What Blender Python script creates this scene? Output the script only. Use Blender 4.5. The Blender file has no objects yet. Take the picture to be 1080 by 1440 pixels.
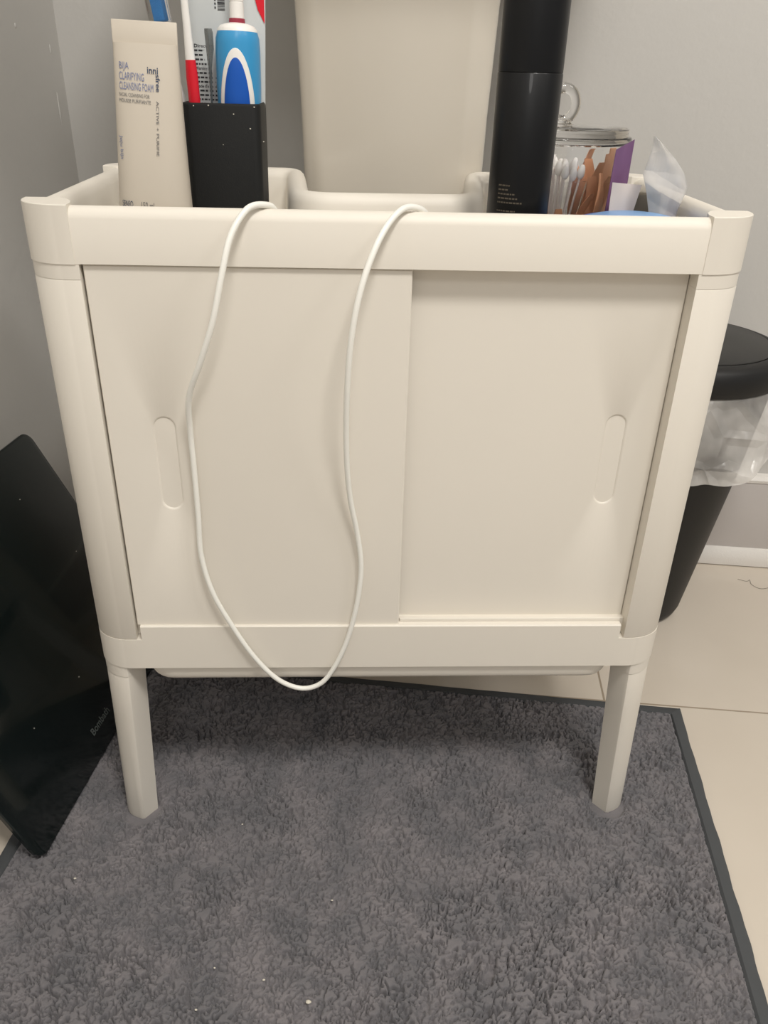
import bpy, bmesh, math, random
import numpy as np
from mathutils import Vector, Matrix
random.seed(7)
S = bpy.context.scene
COL = S.collection

# ---------------------------------------------------------------- camera
cd = bpy.data.cameras.new('camera'); cam = bpy.data.objects.new('camera', cd); COL.objects.link(cam)
RX = (0.99903345, 0.00297221, 0.04385577); 
Mr = Matrix(((0.99903345, -0.03695388, 0.0238028), (0.00297221, -0.4834799, -0.87535042), (0.04385577, 0.8745751, -0.48290275)))
right, down, fwd = Mr[0], Mr[1], Mr[2]
cm = Matrix.Identity(4)
for i in range(3):
    cm[i][0] = right[i]; cm[i][1] = -down[i]; cm[i][2] = -fwd[i]
cm[0][3], cm[1][3], cm[2][3] = -0.03526, -0.64775, 0.7651
cam.matrix_world = cm
cd.sensor_fit = 'VERTICAL'; cd.sensor_height = 36; cd.sensor_width = 27; cd.lens = 28.4
cd.clip_start = 0.02
S.camera = cam

# ---------------------------------------------------------------- light
w = bpy.data.worlds.new('world'); S.world = w; w.use_nodes = True
w.node_tree.nodes['Background'].inputs[0].default_value = (1.0, 0.965, 0.925, 1)
w.node_tree.nodes['Background'].inputs[1].default_value = 0.33
def area(name, loc, target, size, power, col):
    l = bpy.data.lights.new(name, 'AREA'); l.shape = 'DISK'; l.size = size; l.energy = power; l.color = col
    o = bpy.data.objects.new(name, l); COL.objects.link(o); o.location = loc
    o.rotation_euler = (Vector(target) - Vector(loc)).to_track_quat('-Z', 'Y').to_euler(); return o
area('ceiling_light', (0.42, -1.08, 2.53), (0.1, 0.1, 0.4), 0.50, 32, (1.0, 0.965, 0.915))
area('side_light', (1.5, -0.9, 2.4), (0.0, 0.1, 0.4), 0.5, 8, (1.0, 0.965, 0.92))
area('front_fill_light', (-0.1, -2.2, 2.3), (0.0, 0.1, 0.3), 0.5, 7, (1.0, 0.97, 0.93))  # added frontal fill to brighten doors and lower cabinet; no real lamp here
vs = S.view_settings
vs.view_transform = 'Standard'; vs.look = 'None'; vs.gamma = 1; vs.use_curve_mapping = False
vs.exposure = 0.22

# ---------------------------------------------------------------- materials
def lin(c):
    c = c / 255
    return c / 12.92 if c <= .04045 else ((c + .055) / 1.055) ** 2.4
MATS = {}
def mat(name, rgb, rough=.5, metal=0, trans=0, ior=1.45, spec=.5, bump=None, var=None, alpha=1, coat=0, sss=0, emis=0):
    if name in MATS: return MATS[name]
    m = bpy.data.materials.new(name); m.use_nodes = True; nt = m.node_tree; b = nt.nodes['Principled BSDF']
    col = (lin(rgb[0]), lin(rgb[1]), lin(rgb[2]), 1)
    b.inputs['Base Color'].default_value = col
    b.inputs['Roughness'].default_value = rough; b.inputs['Metallic'].default_value = metal
    b.inputs['Transmission Weight'].default_value = trans; b.inputs['IOR'].default_value = ior
    b.inputs['Specular IOR Level'].default_value = spec; b.inputs['Alpha'].default_value = alpha
    b.inputs['Coat Weight'].default_value = coat
    tc = nt.nodes.new('ShaderNodeTexCoord')
    if var:      # (scale, amount)
        n = nt.nodes.new('ShaderNodeTexNoise'); n.inputs['Scale'].default_value = var[0]; n.inputs['Detail'].default_value = 4
        nt.links.new(tc.outputs['Object'], n.inputs['Vector'])
        mx = nt.nodes.new('ShaderNodeMix'); mx.data_type = 'RGBA'
        mx.inputs[6].default_value = tuple(c * (1 - var[1]) for c in col[:3]) + (1,)
        mx.inputs[7].default_value = tuple(min(1, c * (1 + var[1])) for c in col[:3]) + (1,)
        nt.links.new(n.outputs[0], mx.inputs[0]); nt.links.new(mx.outputs[2], b.inputs['Base Color'])
    if bump:     # (scale, strength, distance)
        n = nt.nodes.new('ShaderNodeTexNoise'); n.inputs['Scale'].default_value = bump[0]; n.inputs['Detail'].default_value = 3
        nt.links.new(tc.outputs['Object'], n.inputs['Vector'])
        bp = nt.nodes.new('ShaderNodeBump'); bp.inputs['Strength'].default_value = bump[1]; bp.inputs['Distance'].default_value = bump[2]
        nt.links.new(n.outputs[0], bp.inputs['Height']); nt.links.new(bp.outputs[0], b.inputs['Normal'])
    MATS[name] = m; return m
M_cab = mat('cream_plastic', (228, 222, 211), .5, var=(9, .012), bump=(900, .05, .0003))
M_wall = mat('grey_wall_paint', (200, 198, 194), .38, bump=(90, .18, .002), var=(3, .03))
M_ceil = mat('white_ceiling_paint', (230, 228, 222), .8, bump=(60, .1, .002))
M_skirt = mat('skirting_tile', (196, 190, 186), .3, var=(20, .03), bump=(120, .1, .001))
M_caulk = mat('white_trim_bead', (232, 228, 222), .5, bump=(400, .4, .001))
M_cer = mat('cream_ceramic', (216, 208, 194), .2, var=(6, .02), coat=.3)
M_blk = mat('black_bin_plastic', (20, 20, 20), .5, bump=(1400, .25, .0004))
M_lid = mat('black_lid_panel', (38, 38, 37), .42, bump=(900, .2, .0003))
M_glassblack = mat('dark_green_black_glass', (14, 22, 22), .16, coat=.2, bump=(3, .05, .01))
M_scbody = mat('grey_black_plastic', (34, 36, 36), .5, bump=(500, .1, .0004))
M_logo = mat('grey_print', (84, 90, 88), .5, bump=(300, .05, .0001))
M_rub = mat('rubber_foot', (60, 60, 60), .8, bump=(200, .1, .0004))
M_cable = mat('white_cable_sheath', (240, 239, 232), .35, bump=(700, .05, .0002))
M_cup = mat('matt_black_cup', (10, 12, 12), .6, bump=(900, .2, .0004))
M_can = mat('gloss_black_metal', (10, 11, 13), .42, spec=.3, coat=.1, bump=(20, .02, .001))
M_canprint = mat('dim_bronze_print', (92, 84, 72), .5, bump=(300, .05, .0001))
M_tube = mat('cream_tube_plastic', (198, 189, 175), .45, bump=(60, .12, .0015), var=(14, .02))
M_blueprint = mat('blue_grey_print', (120, 128, 160), .5, bump=(300, .05, .0001))
M_greyprint = mat('dark_grey_print', (108, 108, 108), .5, bump=(300, .05, .0001))
M_navy = mat('dark_navy_print', (52, 66, 92), .5, bump=(300, .05, .0001))
M_white = mat('white_plastic', (236, 233, 228), .35, bump=(300, .05, .0002))
M_lblue = mat('light_blue_plastic', (60, 148, 200), .3, bump=(300, .05, .0002))
M_dblue = mat('deep_blue_rubber', (16, 84, 178), .4, bump=(500, .1, .0003))
M_red = mat('red_plastic', (214, 32, 48), .3, bump=(300, .05, .0002))
M_dred = mat('dull_red_ring', (150, 52, 68), .4, bump=(300, .05, .0002))
M_paste = mat('silver_grey_tube_print', (204, 208, 208), .35, metal=.05, var=(30, .03))
M_ink = mat('black_ink', (46, 48, 52), .5, bump=(300, .05, .0001))
M_glass = mat('clear_glass', (255, 255, 255), .02, trans=1, ior=1.3, bump=(15, .02, .001))
M_clear = mat('clear_plastic', (252, 252, 252), .08, trans=1, ior=1.12, bump=(60, .1, .001))
M_smoke = mat('smoky_clear_plastic', (150, 152, 150), .12, trans=.75, ior=1.2, bump=(60, .2, .001))
M_cotton = mat('white_cotton', (246, 242, 238), .95, bump=(900, .6, .001))
M_stick = mat('white_paper_stick', (238, 230, 226), .7, bump=(500, .1, .0003))
M_peach = mat('peach_plastic_strip', (218, 160, 122), .5, trans=.15, var=(60, .12))
M_purple = mat('purple_foil_card', (118, 84, 120), .45, var=(50, .08))
M_paper = mat('white_paper_packet', (212, 200, 192), .6, var=(50, .05))
M_box = mat('grey_brown_card', (98, 91, 79), .75, var=(70, .06))
M_boxtop = mat('pale_card_flap', (172, 162, 146), .7, var=(70, .06))
M_bluelid = mat('blue_lid_plastic', (120, 164, 214), .3, var=(25, .2))
M_bluerim = mat('deep_blue_lid_rim', (62, 92, 178), .3, bump=(300, .05, .0002))
M_bristle = mat('blue_bristles', (60, 126, 190), .7, bump=(1500, .8, .001))
M_lint = mat('pale_lint', (214, 208, 194), .9, bump=(900, .3, .001))
M_bind = mat('charcoal_rug_binding', (76, 78, 80), .8, bump=(1200, .5, .0006), var=(60, .08))

def bag_mat():
    m = bpy.data.materials.new('translucent_bag_film'); m.use_nodes = True; nt = m.node_tree; nt.nodes.clear()
    o = nt.nodes.new('ShaderNodeOutputMaterial'); tr = nt.nodes.new('ShaderNodeBsdfTransparent')
    pr = nt.nodes.new('ShaderNodeBsdfPrincipled'); pr.inputs['Base Color'].default_value = (.88, .85, .81, 1); pr.inputs['Roughness'].default_value = .22
    tl = nt.nodes.new('ShaderNodeBsdfTranslucent'); tl.inputs[0].default_value = (.9, .9, .89, 1)
    m1 = nt.nodes.new('ShaderNodeMixShader'); m1.inputs[0].default_value = .35
    m2 = nt.nodes.new('ShaderNodeMixShader')
    tc = nt.nodes.new('ShaderNodeTexCoord'); n = nt.nodes.new('ShaderNodeTexNoise'); n.inputs['Scale'].default_value = 14; n.inputs['Detail'].default_value = 3
    nt.links.new(tc.outputs['Object'], n.inputs['Vector'])
    mr = nt.nodes.new('ShaderNodeMapRange'); mr.inputs[1].default_value = .35; mr.inputs[2].default_value = .7; mr.inputs[3].default_value = .34; mr.inputs[4].default_value = .78
    nt.links.new(n.outputs[0], mr.inputs[0])
    bp = nt.nodes.new('ShaderNodeBump'); bp.inputs['Strength'].default_value = 1.0; bp.inputs['Distance'].default_value = .010
    vo = nt.nodes.new('ShaderNodeTexVoronoi'); vo.feature = 'DISTANCE_TO_EDGE'; vo.inputs['Scale'].default_value = 16
    vm = nt.nodes.new('ShaderNodeMath'); vm.operation = 'MINIMUM'; vm.inputs[1].default_value = .16
    nt.links.new(tc.outputs['Object'], vo.inputs['Vector']); nt.links.new(vo.outputs['Distance'], vm.inputs[0])
    va = nt.nodes.new('ShaderNodeMath'); va.operation = 'MULTIPLY_ADD'; va.inputs[1].default_value = -2.5
    nt.links.new(vm.outputs[0], va.inputs[0]); nt.links.new(n.outputs[0], va.inputs[2])
    nt.links.new(va.outputs[0], bp.inputs['Height']); nt.links.new(bp.outputs[0], pr.inputs['Normal'])
    nt.links.new(pr.outputs[0], m1.inputs[1]); nt.links.new(tl.outputs[0], m1.inputs[2])
    nt.links.new(mr.outputs[0], m2.inputs[0]); nt.links.new(tr.outputs[0], m2.inputs[1]); nt.links.new(m1.outputs[0], m2.inputs[2])
    nt.links.new(m2.outputs[0], o.inputs[0]); return m
M_bag = bag_mat()

def floor_mat():
    m = bpy.data.materials.new('cream_porcelain_tiles'); m.use_nodes = True; nt = m.node_tree; b = nt.nodes['Principled BSDF']
    tc = nt.nodes.new('ShaderNodeTexCoord'); mp = nt.nodes.new('ShaderNodeMapping')
    mp.vector_type = 'TEXTURE'; mp.inputs['Location'].default_value = (.321, .197, 0); mp.inputs['Rotation'].default_value = (0, 0, math.radians(-7.2))
    nt.links.new(tc.outputs['Object'], mp.inputs['Vector'])
    br = nt.nodes.new('ShaderNodeTexBrick'); br.offset = 0; br.squash = 1
    br.inputs['Scale'].default_value = 1; br.inputs['Brick Width'].default_value = .6; br.inputs['Row Height'].default_value = .6
    br.inputs['Mortar Size'].default_value = .0016; br.inputs['Mortar Smooth'].default_value = .3
    c1 = tuple(lin(v) for v in (214, 204, 190)) + (1,)
    br.inputs['Color1'].default_value = c1; br.inputs['Color2'].default_value = tuple(c * .97 for c in c1[:3]) + (1,)
    br.inputs['Mortar'].default_value = tuple(lin(v) for v in (164, 150, 132)) + (1,)
    nt.links.new(mp.outputs[0], br.inputs['Vector'])
    n = nt.nodes.new('ShaderNodeTexNoise'); n.inputs['Scale'].default_value = 5; n.inputs['Detail'].default_value = 5
    nt.links.new(tc.outputs['Object'], n.inputs['Vector'])
    mx = nt.nodes.new('ShaderNodeMix'); mx.data_type = 'RGBA'; mx.blend_type = 'MULTIPLY'; mx.inputs[0].default_value = .35
    cr = nt.nodes.new('ShaderNodeValToRGB'); cr.color_ramp.elements[0].position = .3; cr.color_ramp.elements[0].color = (.84, .82, .79, 1)
    cr.color_ramp.elements[1].position = .7; cr.color_ramp.elements[1].color = (1, 1, 1, 1)
    nt.links.new(n.outputs[0], cr.inputs[0]); nt.links.new(br.outputs[0], mx.inputs[6]); nt.links.new(cr.outputs[0], mx.inputs[7])
    nt.links.new(mx.outputs[2], b.inputs['Base Color'])
    b.inputs['Roughness'].default_value = .2
    bp = nt.nodes.new('ShaderNodeBump'); bp.invert = True; bp.inputs['Distance'].default_value = .001; bp.inputs['Strength'].default_value = .6
    nt.links.new(br.outputs['Fac'], bp.inputs['Height']); nt.links.new(bp.outputs[0], b.inputs['Normal'])
    return m
M_floor = floor_mat()

def rug_mat():
    m = bpy.data.materials.new('charcoal_terry_pile'); m.use_nodes = True; nt = m.node_tree; b = nt.nodes['Principled BSDF']
    b.inputs['Roughness'].default_value = .95; b.inputs['Specular IOR Level'].default_value = .15
    b.inputs['Sheen Weight'].default_value = .25; b.inputs['Sheen Roughness'].default_value = .5
    tc = nt.nodes.new('ShaderNodeTexCoord')
    n = nt.nodes.new('ShaderNodeTexNoise'); n.inputs['Scale'].default_value = 22; n.inputs['Detail'].default_value = 6; n.inputs['Roughness'].default_value = .6
    nt.links.new(tc.outputs['Object'], n.inputs['Vector'])
    cr = nt.nodes.new('ShaderNodeValToRGB'); cr.color_ramp.elements[0].position = .36; cr.color_ramp.elements[1].position = .66
    cr.color_ramp.elements[0].color = tuple(lin(v) for v in (106, 105, 108)) + (1,)
    cr.color_ramp.elements[1].color = tuple(lin(v) for v in (127, 123, 125)) + (1,)
    nt.links.new(n.outputs[0], cr.inputs[0]); nt.links.new(cr.outputs[0], b.inputs['Base Color'])
    n2 = nt.nodes.new('ShaderNodeTexNoise'); n2.inputs['Scale'].default_value = 900; n2.inputs['Detail'].default_value = 2
    nt.links.new(tc.outputs['Object'], n2.inputs['Vector'])
    bp = nt.nodes.new('ShaderNodeBump'); bp.inputs['Distance'].default_value = .001; bp.inputs['Strength'].default_value = .5
    nt.links.new(n2.outputs[0], bp.inputs['Height']); nt.links.new(bp.outputs[0], b.inputs['Normal'])
    return m
M_rug = rug_mat()

# ---------------------------------------------------------------- helpers
def link(name, bm, mats, parent=None, smooth=40):
    me = bpy.data.meshes.new(name)
    bmesh.ops.recalc_face_normals(bm, faces=bm.faces)
    bm.to_mesh(me); bm.free()
    if not isinstance(mats, (list, tuple)): mats = [mats]
    for m in mats: me.materials.append(m)
    if smooth:
        me.polygons.foreach_set('use_smooth', [True] * len(me.polygons))
        me.set_sharp_from_angle(angle=math.radians(smooth))
    o = bpy.data.objects.new(name, me); COL.objects.link(o)
    if parent: o.parent = parent; o.matrix_parent_inverse = parent.matrix_world.inverted()
    return o
def thing(name, label, cat, loc=(0, 0, 0), group=None):
    o = bpy.data.objects.new(name, None); o.empty_display_size = .02; COL.objects.link(o); o.location = loc
    o['label'] = label; o['category'] = cat
    if group: o['group'] = group
    bpy.context.view_layer.update(); return o
def tag(o, label, cat, group=None):
    o['label'] = label; o['category'] = cat
    if group: o['group'] = group
    return o
def struct(name, bm, m, smooth=30):
    o = link(name, bm, m, smooth=smooth); o['kind'] = 'structure'; return o

def ring_faces(bm, a, b, mi=0, close=True):
    n = len(a); out = []
    for i in range(n if close else n - 1):
        j = (i + 1) % n
        try: f = bm.faces.new((a[i], a[j], b[j], b[i])); f.material_index = mi; out.append(f)
        except ValueError: pass
    return out
def loft(bm, rings, cap0=True, cap1=True, mi=0, T=None):
    vr = []
    for r in rings:
        vr.append([bm.verts.new(T @ Vector(p) if T else Vector(p)) for p in r])
    for a, b in zip(vr, vr[1:]): ring_faces(bm, a, b, mi)
    if cap0: f = bm.faces.new(list(reversed(vr[0]))); f.material_index = mi
    if cap1: f = bm.faces.new(vr[-1]); f.material_index = mi
    return vr
def box(bm, x0, x1, y0, y1, z0, z1, bev=0, mi=0, T=None, seg=2):
    b = bmesh.new(); bmesh.ops.create_cube(b, size=1)
    for v in b.verts: v.co = Vector(((x0 + x1) / 2 + v.co.x * (x1 - x0), (y0 + y1) / 2 + v.co.y * (y1 - y0), (z0 + z1) / 2 + v.co.z * (z1 - z0)))
    if bev: bmesh.ops.bevel(b, geom=b.edges[:], offset=bev, segments=seg, affect='EDGES', profile=.5)
    merge(bm, b, mi, T)
def merge(bm, b, mi=0, T=None):
    mp = {}
    for v in b.verts: mp[v] = bm.verts.new(T @ v.co if T else v.co)
    for f in b.faces:
        nf = bm.faces.new([mp[v] for v in f.verts]); nf.material_index = mi
    b.free()
def arc(cx, cy, r, a0, a1, n):
    return [(cx + r * math.cos(math.radians(a0 + (a1 - a0) * i / n)), cy + r * math.sin(math.radians(a0 + (a1 - a0) * i / n))) for i in range(n + 1)]
def circ(r, z, n=32, cx=0, cy=0, ry=None):
    return [(cx + r * math.cos(2 * math.pi * i / n), cy + (ry or r) * math.sin(2 * math.pi * i / n), z) for i in range(n)]
def lathe(bm, prof, n=40, cx=0, cy=0, mi=0, T=None, cap0=True, cap1=True):
    return loft(bm, [circ(max(r, 1e-5), z, n, cx, cy) for r, z in prof], cap0, cap1, mi, T)
def roundpoly(pts, rad, n=6):
    out = []; N = len(pts)
    for i in range(N):
        p = Vector(pts[i]); a = (Vector(pts[i - 1]) - p).normalized(); b = (Vector(pts[(i + 1) % N]) - p).normalized()
        r = rad[i] if isinstance(rad, (list, tuple)) else rad
        ang = a.angle(b); d = r / math.tan(ang / 2)
        p0 = p + a * d; p1 = p + b * d; c = p + (a + b).normalized() * (r / math.sin(ang / 2))
        a0 = math.atan2(p0.y - c.y, p0.x - c.x); a1 = math.atan2(p1.y - c.y, p1.x - c.x)
        da = (a1 - a0 + math.pi) % (2 * math.pi) - math.pi
        for k in range(n + 1): t = a0 + da * k / n; out.append((c.x + r * math.cos(t), c.y + r * math.sin(t)))
    return out
def offset(pts, d):   # CCW contour, positive d = inward
    N = len(pts); out = []
    for i in range(N):
        p = Vector(pts[i]); e0 = (p - Vector(pts[i - 1])); e1 = (Vector(pts[(i + 1) % N]) - p)
        n0 = Vector((-e0.y, e0.x)).normalized(); n1 = Vector((-e1.y, e1.x)).normalized()
        n = (n0 + n1).normalized(); k = max(.5, n.dot(n0)); out.append(tuple(p + n * d / k))
    return out
def rrect(cx, cy, wx, wy, r, n=6):
    return roundpoly([(cx - wx / 2, cy - wy / 2), (cx + wx / 2, cy - wy / 2), (cx + wx / 2, cy + wy / 2), (cx - wx / 2, cy + wy / 2)], r, n)
def up(pts, z): return [(x, y, z) for x, y in pts]
def smooth_path(P, n=8):
    P = [Vector(p) for p in P]; out = []
    for i in range(len(P) - 1):
        p0 = P[max(i - 1, 0)]; p1 = P[i]; p2 = P[i + 1]; p3 = P[min(i + 2, len(P) - 1)]
        for k in range(n):
            t = k / n
            out.append(.5 * ((2 * p1) + (p2 - p0) * t + (2 * p0 - 5 * p1 + 4 * p2 - p3) * t * t + (3 * p1 - p0 - 3 * p2 + p3) * t ** 3))
    out.append(P[-1]); return out
def tube(bm, path, r, seg=12, mi=0, closed=False, flat=1.0):
    P = [Vector(p) for p in path]; rings = []; N = len(P); u = None
    for i in range(N):
        if closed: t = (P[(i + 1) % N] - P[i - 1]).normalized()
        else: t = (P[min(i + 1, N - 1)] - P[max(i - 1, 0)]).normalized()
        if u is None: u = t.orthogonal().normalized()
        u = (u - t * u.dot(t)).normalized(); v = t.cross(u)
        rr = r(i / (N - 1)) if callable(r) else r
        rings.append([bm.verts.new(P[i] + u * rr * math.cos(2 * math.pi * k / seg) + v * rr * flat * math.sin(2 * math.pi * k / seg)) for k in range(seg)])
    for a, b in zip(rings, rings[1:]): ring_faces(bm, a, b, mi)
    if closed: ring_faces(bm, rings[-1], rings[0], mi)
    else:
        f = bm.faces.new(list(reversed(rings[0]))); f.material_index = mi; f = bm.faces.new(rings[-1]); f.material_index = mi
def text(bm, s, size, place, mi=0, sx=1.0, align='LEFT', bold=0.0):
    c = bpy.data.curves.new('t', 'FONT'); c.body = s; c.size = size; c.align_x = align; c.resolution_u = 3; c.offset = bold
    o = bpy.data.objects.new('t', c); COL.objects.link(o); bpy.context.view_layer.update()
    ev = o.evaluated_get(bpy.context.evaluated_depsgraph_get()); me = ev.to_mesh()
    vs_ = [bm.verts.new(place(v.co.x * sx, v.co.y)) for v in me.vertices]
    for p in me.polygons:
        try: f = bm.faces.new([vs_[i] for i in p.vertices]); f.material_index = mi
        except ValueError: pass
    ev.to_mesh_clear(); bpy.data.objects.remove(o); bpy.data.curves.remove(c)
def textfit(bm, s, w, h, place, mi=0, bold=0.0):
    """lettering stretched to width w and height h"""
    c = bpy.data.curves.new('t', 'FONT'); c.body = s; c.size = 1; c.resolution_u = 3; c.offset = bold
    o = bpy.data.objects.new('t', c); COL.objects.link(o); bpy.context.view_layer.update()
    me = o.evaluated_get(bpy.context.evaluated_depsgraph_get()).to_mesh()
    xs = [v.co.x for v in me.vertices]; x0, x1 = min(xs), max(xs); kx = w / (x1 - x0); ky = h / .70
    vs_ = [bm.verts.new(place((v.co.x - x0) * kx, v.co.y * ky)) for v in me.vertices]
    for p in me.polygons:
        try: f = bm.faces.new([vs_[i] for i in p.vertices]); f.material_index = mi
        except ValueError: pass
    bpy.data.objects.remove(o); bpy.data.curves.remove(c)
def quadmark(bm, place, x0, x1, y0, y1, mi):
    f = bm.faces.new([bm.verts.new(place(x, y)) for x, y in ((x0, y0), (x1, y0), (x1, y1), (x0, y1))]); f.material_index = mi

# ---------------------------------------------------------------- room shell
A = math.radians(-7.5)
RM = Matrix.Translation((-.452, .706, 0)) @ Matrix.Rotation(A, 4, 'Z')     # origin: the corner of left and back wall
bm = bmesh.new(); box(bm, -3, 4, -4, 2, -.05, 0); struct('floor', bm, M_floor, 0)
bm = bmesh.new(); box(bm, -.1, 3.2, 0, .1, 0, 2.6, T=RM); struct('wall_back', bm, M_wall, 0)
bm = bmesh.new(); box(bm, -.1, 0, -2.6, 0, 0, 2.6, T=RM)
for (yy, zz, ln) in ((-.03, .775, .006), (-.03, .70, .022), (-.33, .74, .005), (-.12, .80, .003), (-.45, .46, .003)):
    b = bmesh.new(); bmesh.ops.create_uvsphere(b, u_segments=10, v_segments=8, radius=1)
    for v in b.verts: v.co = Vector((v.co.x * .0012, yy + v.co.y * .0014, zz + v.co.z * ln))
    merge(bm, b, 0, RM)
struct('wall_left', bm, M_wall, 30)
bm = bmesh.new(); box(bm, -.1, 3.2, -2.6, .1, 2.6, 2.65, T=RM); struct('ceiling', bm, M_ceil, 0)
def skirting(name, T, L):
    bm = bmesh.new()
    box(bm, 0, L, -.012, 0, 0, .165, .002, 0, T)
    prof = [(0, .163), (-.0135, .163), (-.0145, .168), (-.010, .174), (0, .176)]
    loft(bm, [[(x, y, z) for y, z in prof] for x in (0, L)], mi=1, T=T)
    prof = [(-.006, 0), (-.019, .002), (-.021, .014), (-.019, .028), (-.014, .036), (-.010, .036)]
    loft(bm, [[(x, y, z) for y, z in prof] for x in (0, L)], mi=1, T=T)
    o = link(name, bm, [M_skirt, M_caulk], smooth=30); o['kind'] = 'structure'
skirting('baseboard_back', RM, 3.2)

# ---------------------------------------------------------------- rug
def vnoise(x, y, seed):
    rs = np.random.RandomState(seed); G = rs.rand(256, 256)
    xi = np.floor(x).astype(int); yi = np.floor(y).astype(int); fx = x - xi; fy = y - yi
    fx = fx * fx * fx * (fx * (fx * 6 - 15) + 10); fy = fy * fy * fy * (fy * (fy * 6 - 15) + 10)
    g = lambda a, b: G[a % 256, b % 256]
    return (g(xi, yi) * (1 - fx) + g(xi + 1, yi) * fx) * (1 - fy) + (g(xi, yi + 1) * (1 - fx) + g(xi + 1, yi + 1) * fx) * fy
RUG = thing('bath_rug', 'charcoal terry bath rug with dark binding, under the cabinet', 'rug', (.419, .175, 0))
RUG.rotation_euler = (0, 0, math.radians(-8.6)); bpy.context.view_layer.update()
RW, RD, BW = .79, .62, .016
def make_pile():
    st = .00088; nx = int((RW - 2 * BW + .006) / st); ny = int((RD - 2 * BW + .006) / st)
    X, Y = np.meshgrid(np.linspace(-RW + BW - .003, -BW + .003, nx), np.linspace(-RD + BW - .003, -BW + .003, ny), indexing='ij')
    wx = (vnoise(X / .005 + 9, Y / .005, 3) - .5) * 1.5 + (vnoise(X / .03, Y / .03, 8) - .5) * 3; wy = (vnoise(X / .005, Y / .005 + 40, 4) - .5) * 1.5
    n1 = vnoise(X / .0050 + wx, Y / .0050 + wy, 1)
    n2 = vnoise(X / .0062 + wy + 30, Y / .0062 + wx, 2)
    c = np.minimum(np.clip(np.abs(n1 - .5) / .14, 0, 1), np.clip(np.abs(n2 - .5) / .11, 0, 1))
    big = vnoise(X / .07, Y / .07, 5) * .6 + vnoise(X / .025, Y / .025, 6) * .4
    depth = .0040 + .0065 * np.clip((vnoise(X / .05 + 7, Y / .05, 11) * .6 + vnoise(X / .02 + 3, Y / .02, 12) * .4 - .25) * 2, .25, 1)
    pit = 1 - c; pit = pit * pit * (3 - 2 * pit)
    Z = np.maximum(.0104 + .0012 * big - depth * pit, .0008)
    ca, sa = math.cos(math.radians(-8.6)), math.sin(math.radians(-8.6))
    WX = .419 + X * ca - Y * sa; WY = .175 + X * sa + Y * ca        # the cabinet's feet press the pile flat
    for fx, fy in ((-.271, .011), (.271, .011), (-.271, .289)):
        d_ = np.hypot(WX - fx, WY - fy); k_ = np.clip((d_ - .0175 - .004 * pit) / .006, 0, 1); Z = Z * k_ + np.minimum(Z, .0022) * (1 - k_)
    # the flattened hem where pile meets binding
    e = np.minimum(np.minimum(X - X.min(), X.max() - X), np.minimum(Y - Y.min(), Y.max() - Y))
    Z = np.where(e < .006, Z * np.clip(e / .006, .45, 1), Z)
    co = np.stack([X.ravel(), Y.ravel(), Z.ravel()], 1).astype(np.float32)
    i = np.arange(nx * ny).reshape(nx, ny)
    q = np.stack([i[:-1, :-1], i[1:, :-1], i[1:, 1:], i[:-1, 1:]], -1).reshape(-1, 4).astype(np.int32)
    me = bpy.data.meshes.new('pile'); me.vertices.add(len(co)); me.vertices.foreach_set('co', co.ravel())
    me.loops.add(q.size); me.loops.foreach_set('vertex_index', q.ravel())
    me.polygons.add(len(q)); me.polygons.foreach_set('loop_start', np.arange(0, q.size, 4, dtype=np.int32))
    me.update(calc_edges=True); me.polygons.foreach_set('use_smooth', [True] * len(q)); me.materials.append(M_rug)
    o = bpy.data.objects.new('pile', me); COL.objects.link(o); o.parent = RUG; return o
make_pile()
bm = bmesh.new()
def band(p0, p1, q0, q1, n=60):      # outer edge p0-p1, inner edge q0-q1
    p0, p1, q0, q1 = map(Vector, (p0, p1, q0, q1)); rings = []
    for i in range(n + 1):
        t = i / n; o = p0.lerp(p1, t); q = q0.lerp(q1, t); wv = .0007 * math.sin(t * 37) + .0005 * math.sin(t * 91 + 2)
        d = (q - o).normalized(); o = o + d * wv; rings.append([(o.x, o.y, .0003), (o.x, o.y, .0045 + wv * .5), ((o + d * .004).x, (o + d * .004).y, .0068), ((q - d * .003).x, (q - d * .003).y, .0072), (q.x, q.y, .0045), (q.x, q.y, .0003)])
    loft(bm, rings)
o_ = [(-RW, -RD), (0, -RD), (0, 0), (-RW, 0)]; i_ = [(-RW + BW, -RD + BW), (-BW, -RD + BW), (-BW, -BW), (-RW + BW, -BW)]
for k in range(4): band(o_[k], o_[(k + 1) % 4], i_[k], i_[(k + 1) % 4])
bd = link('binding', bm, M_bind); bd.parent = RUG
bd['label'] = 'smooth flat dark grey edge tape'

# ---------------------------------------------------------------- cabinet
CB = thing('sliding_door_cabinet', 'cream plastic cabinet with two sliding doors and tray top', 'cabinet', (0, .15, 0))
HX, DP = .2890, .300
def postsec(g=0, xin=.2445, yin=.036):
    """front-left section, CCW seen from above; g grows it"""
    pts = [(-xin, yin + g), (-HX - g, yin + g)]
    pts += [(-.252 + (-.037 - g) * math.cos(math.radians(a)), .0305 + (-.0305 - g) * math.sin(math.radians(a))) for a in (0, 10, 20, 30, 40, 50, 60, 70, 78)]
    pts += [(-.2575, -g + .0006), (-.256, -g), (-xin, -g)]
    return pts
def legsec(g, xc, xb, yd=.034, ry=.0305):
    """section of a leg: rounded outside, one soft front corner at xc, inner face running back to xb"""
    pts = [(-xb, yd + g), (-HX - g, yd + g)]
    pts += [(-.252 + (-.037 - g) * math.cos(math.radians(a)), ry + (-ry - g) * math.sin(math.radians(a))) for a in (0, 10, 20, 30, 40, 50, 58)]
    return pts + [(-xc - .0055, -g + .0016), (-xc - .0020, -g + .0021), (-xc, -g + .0046)]
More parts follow.
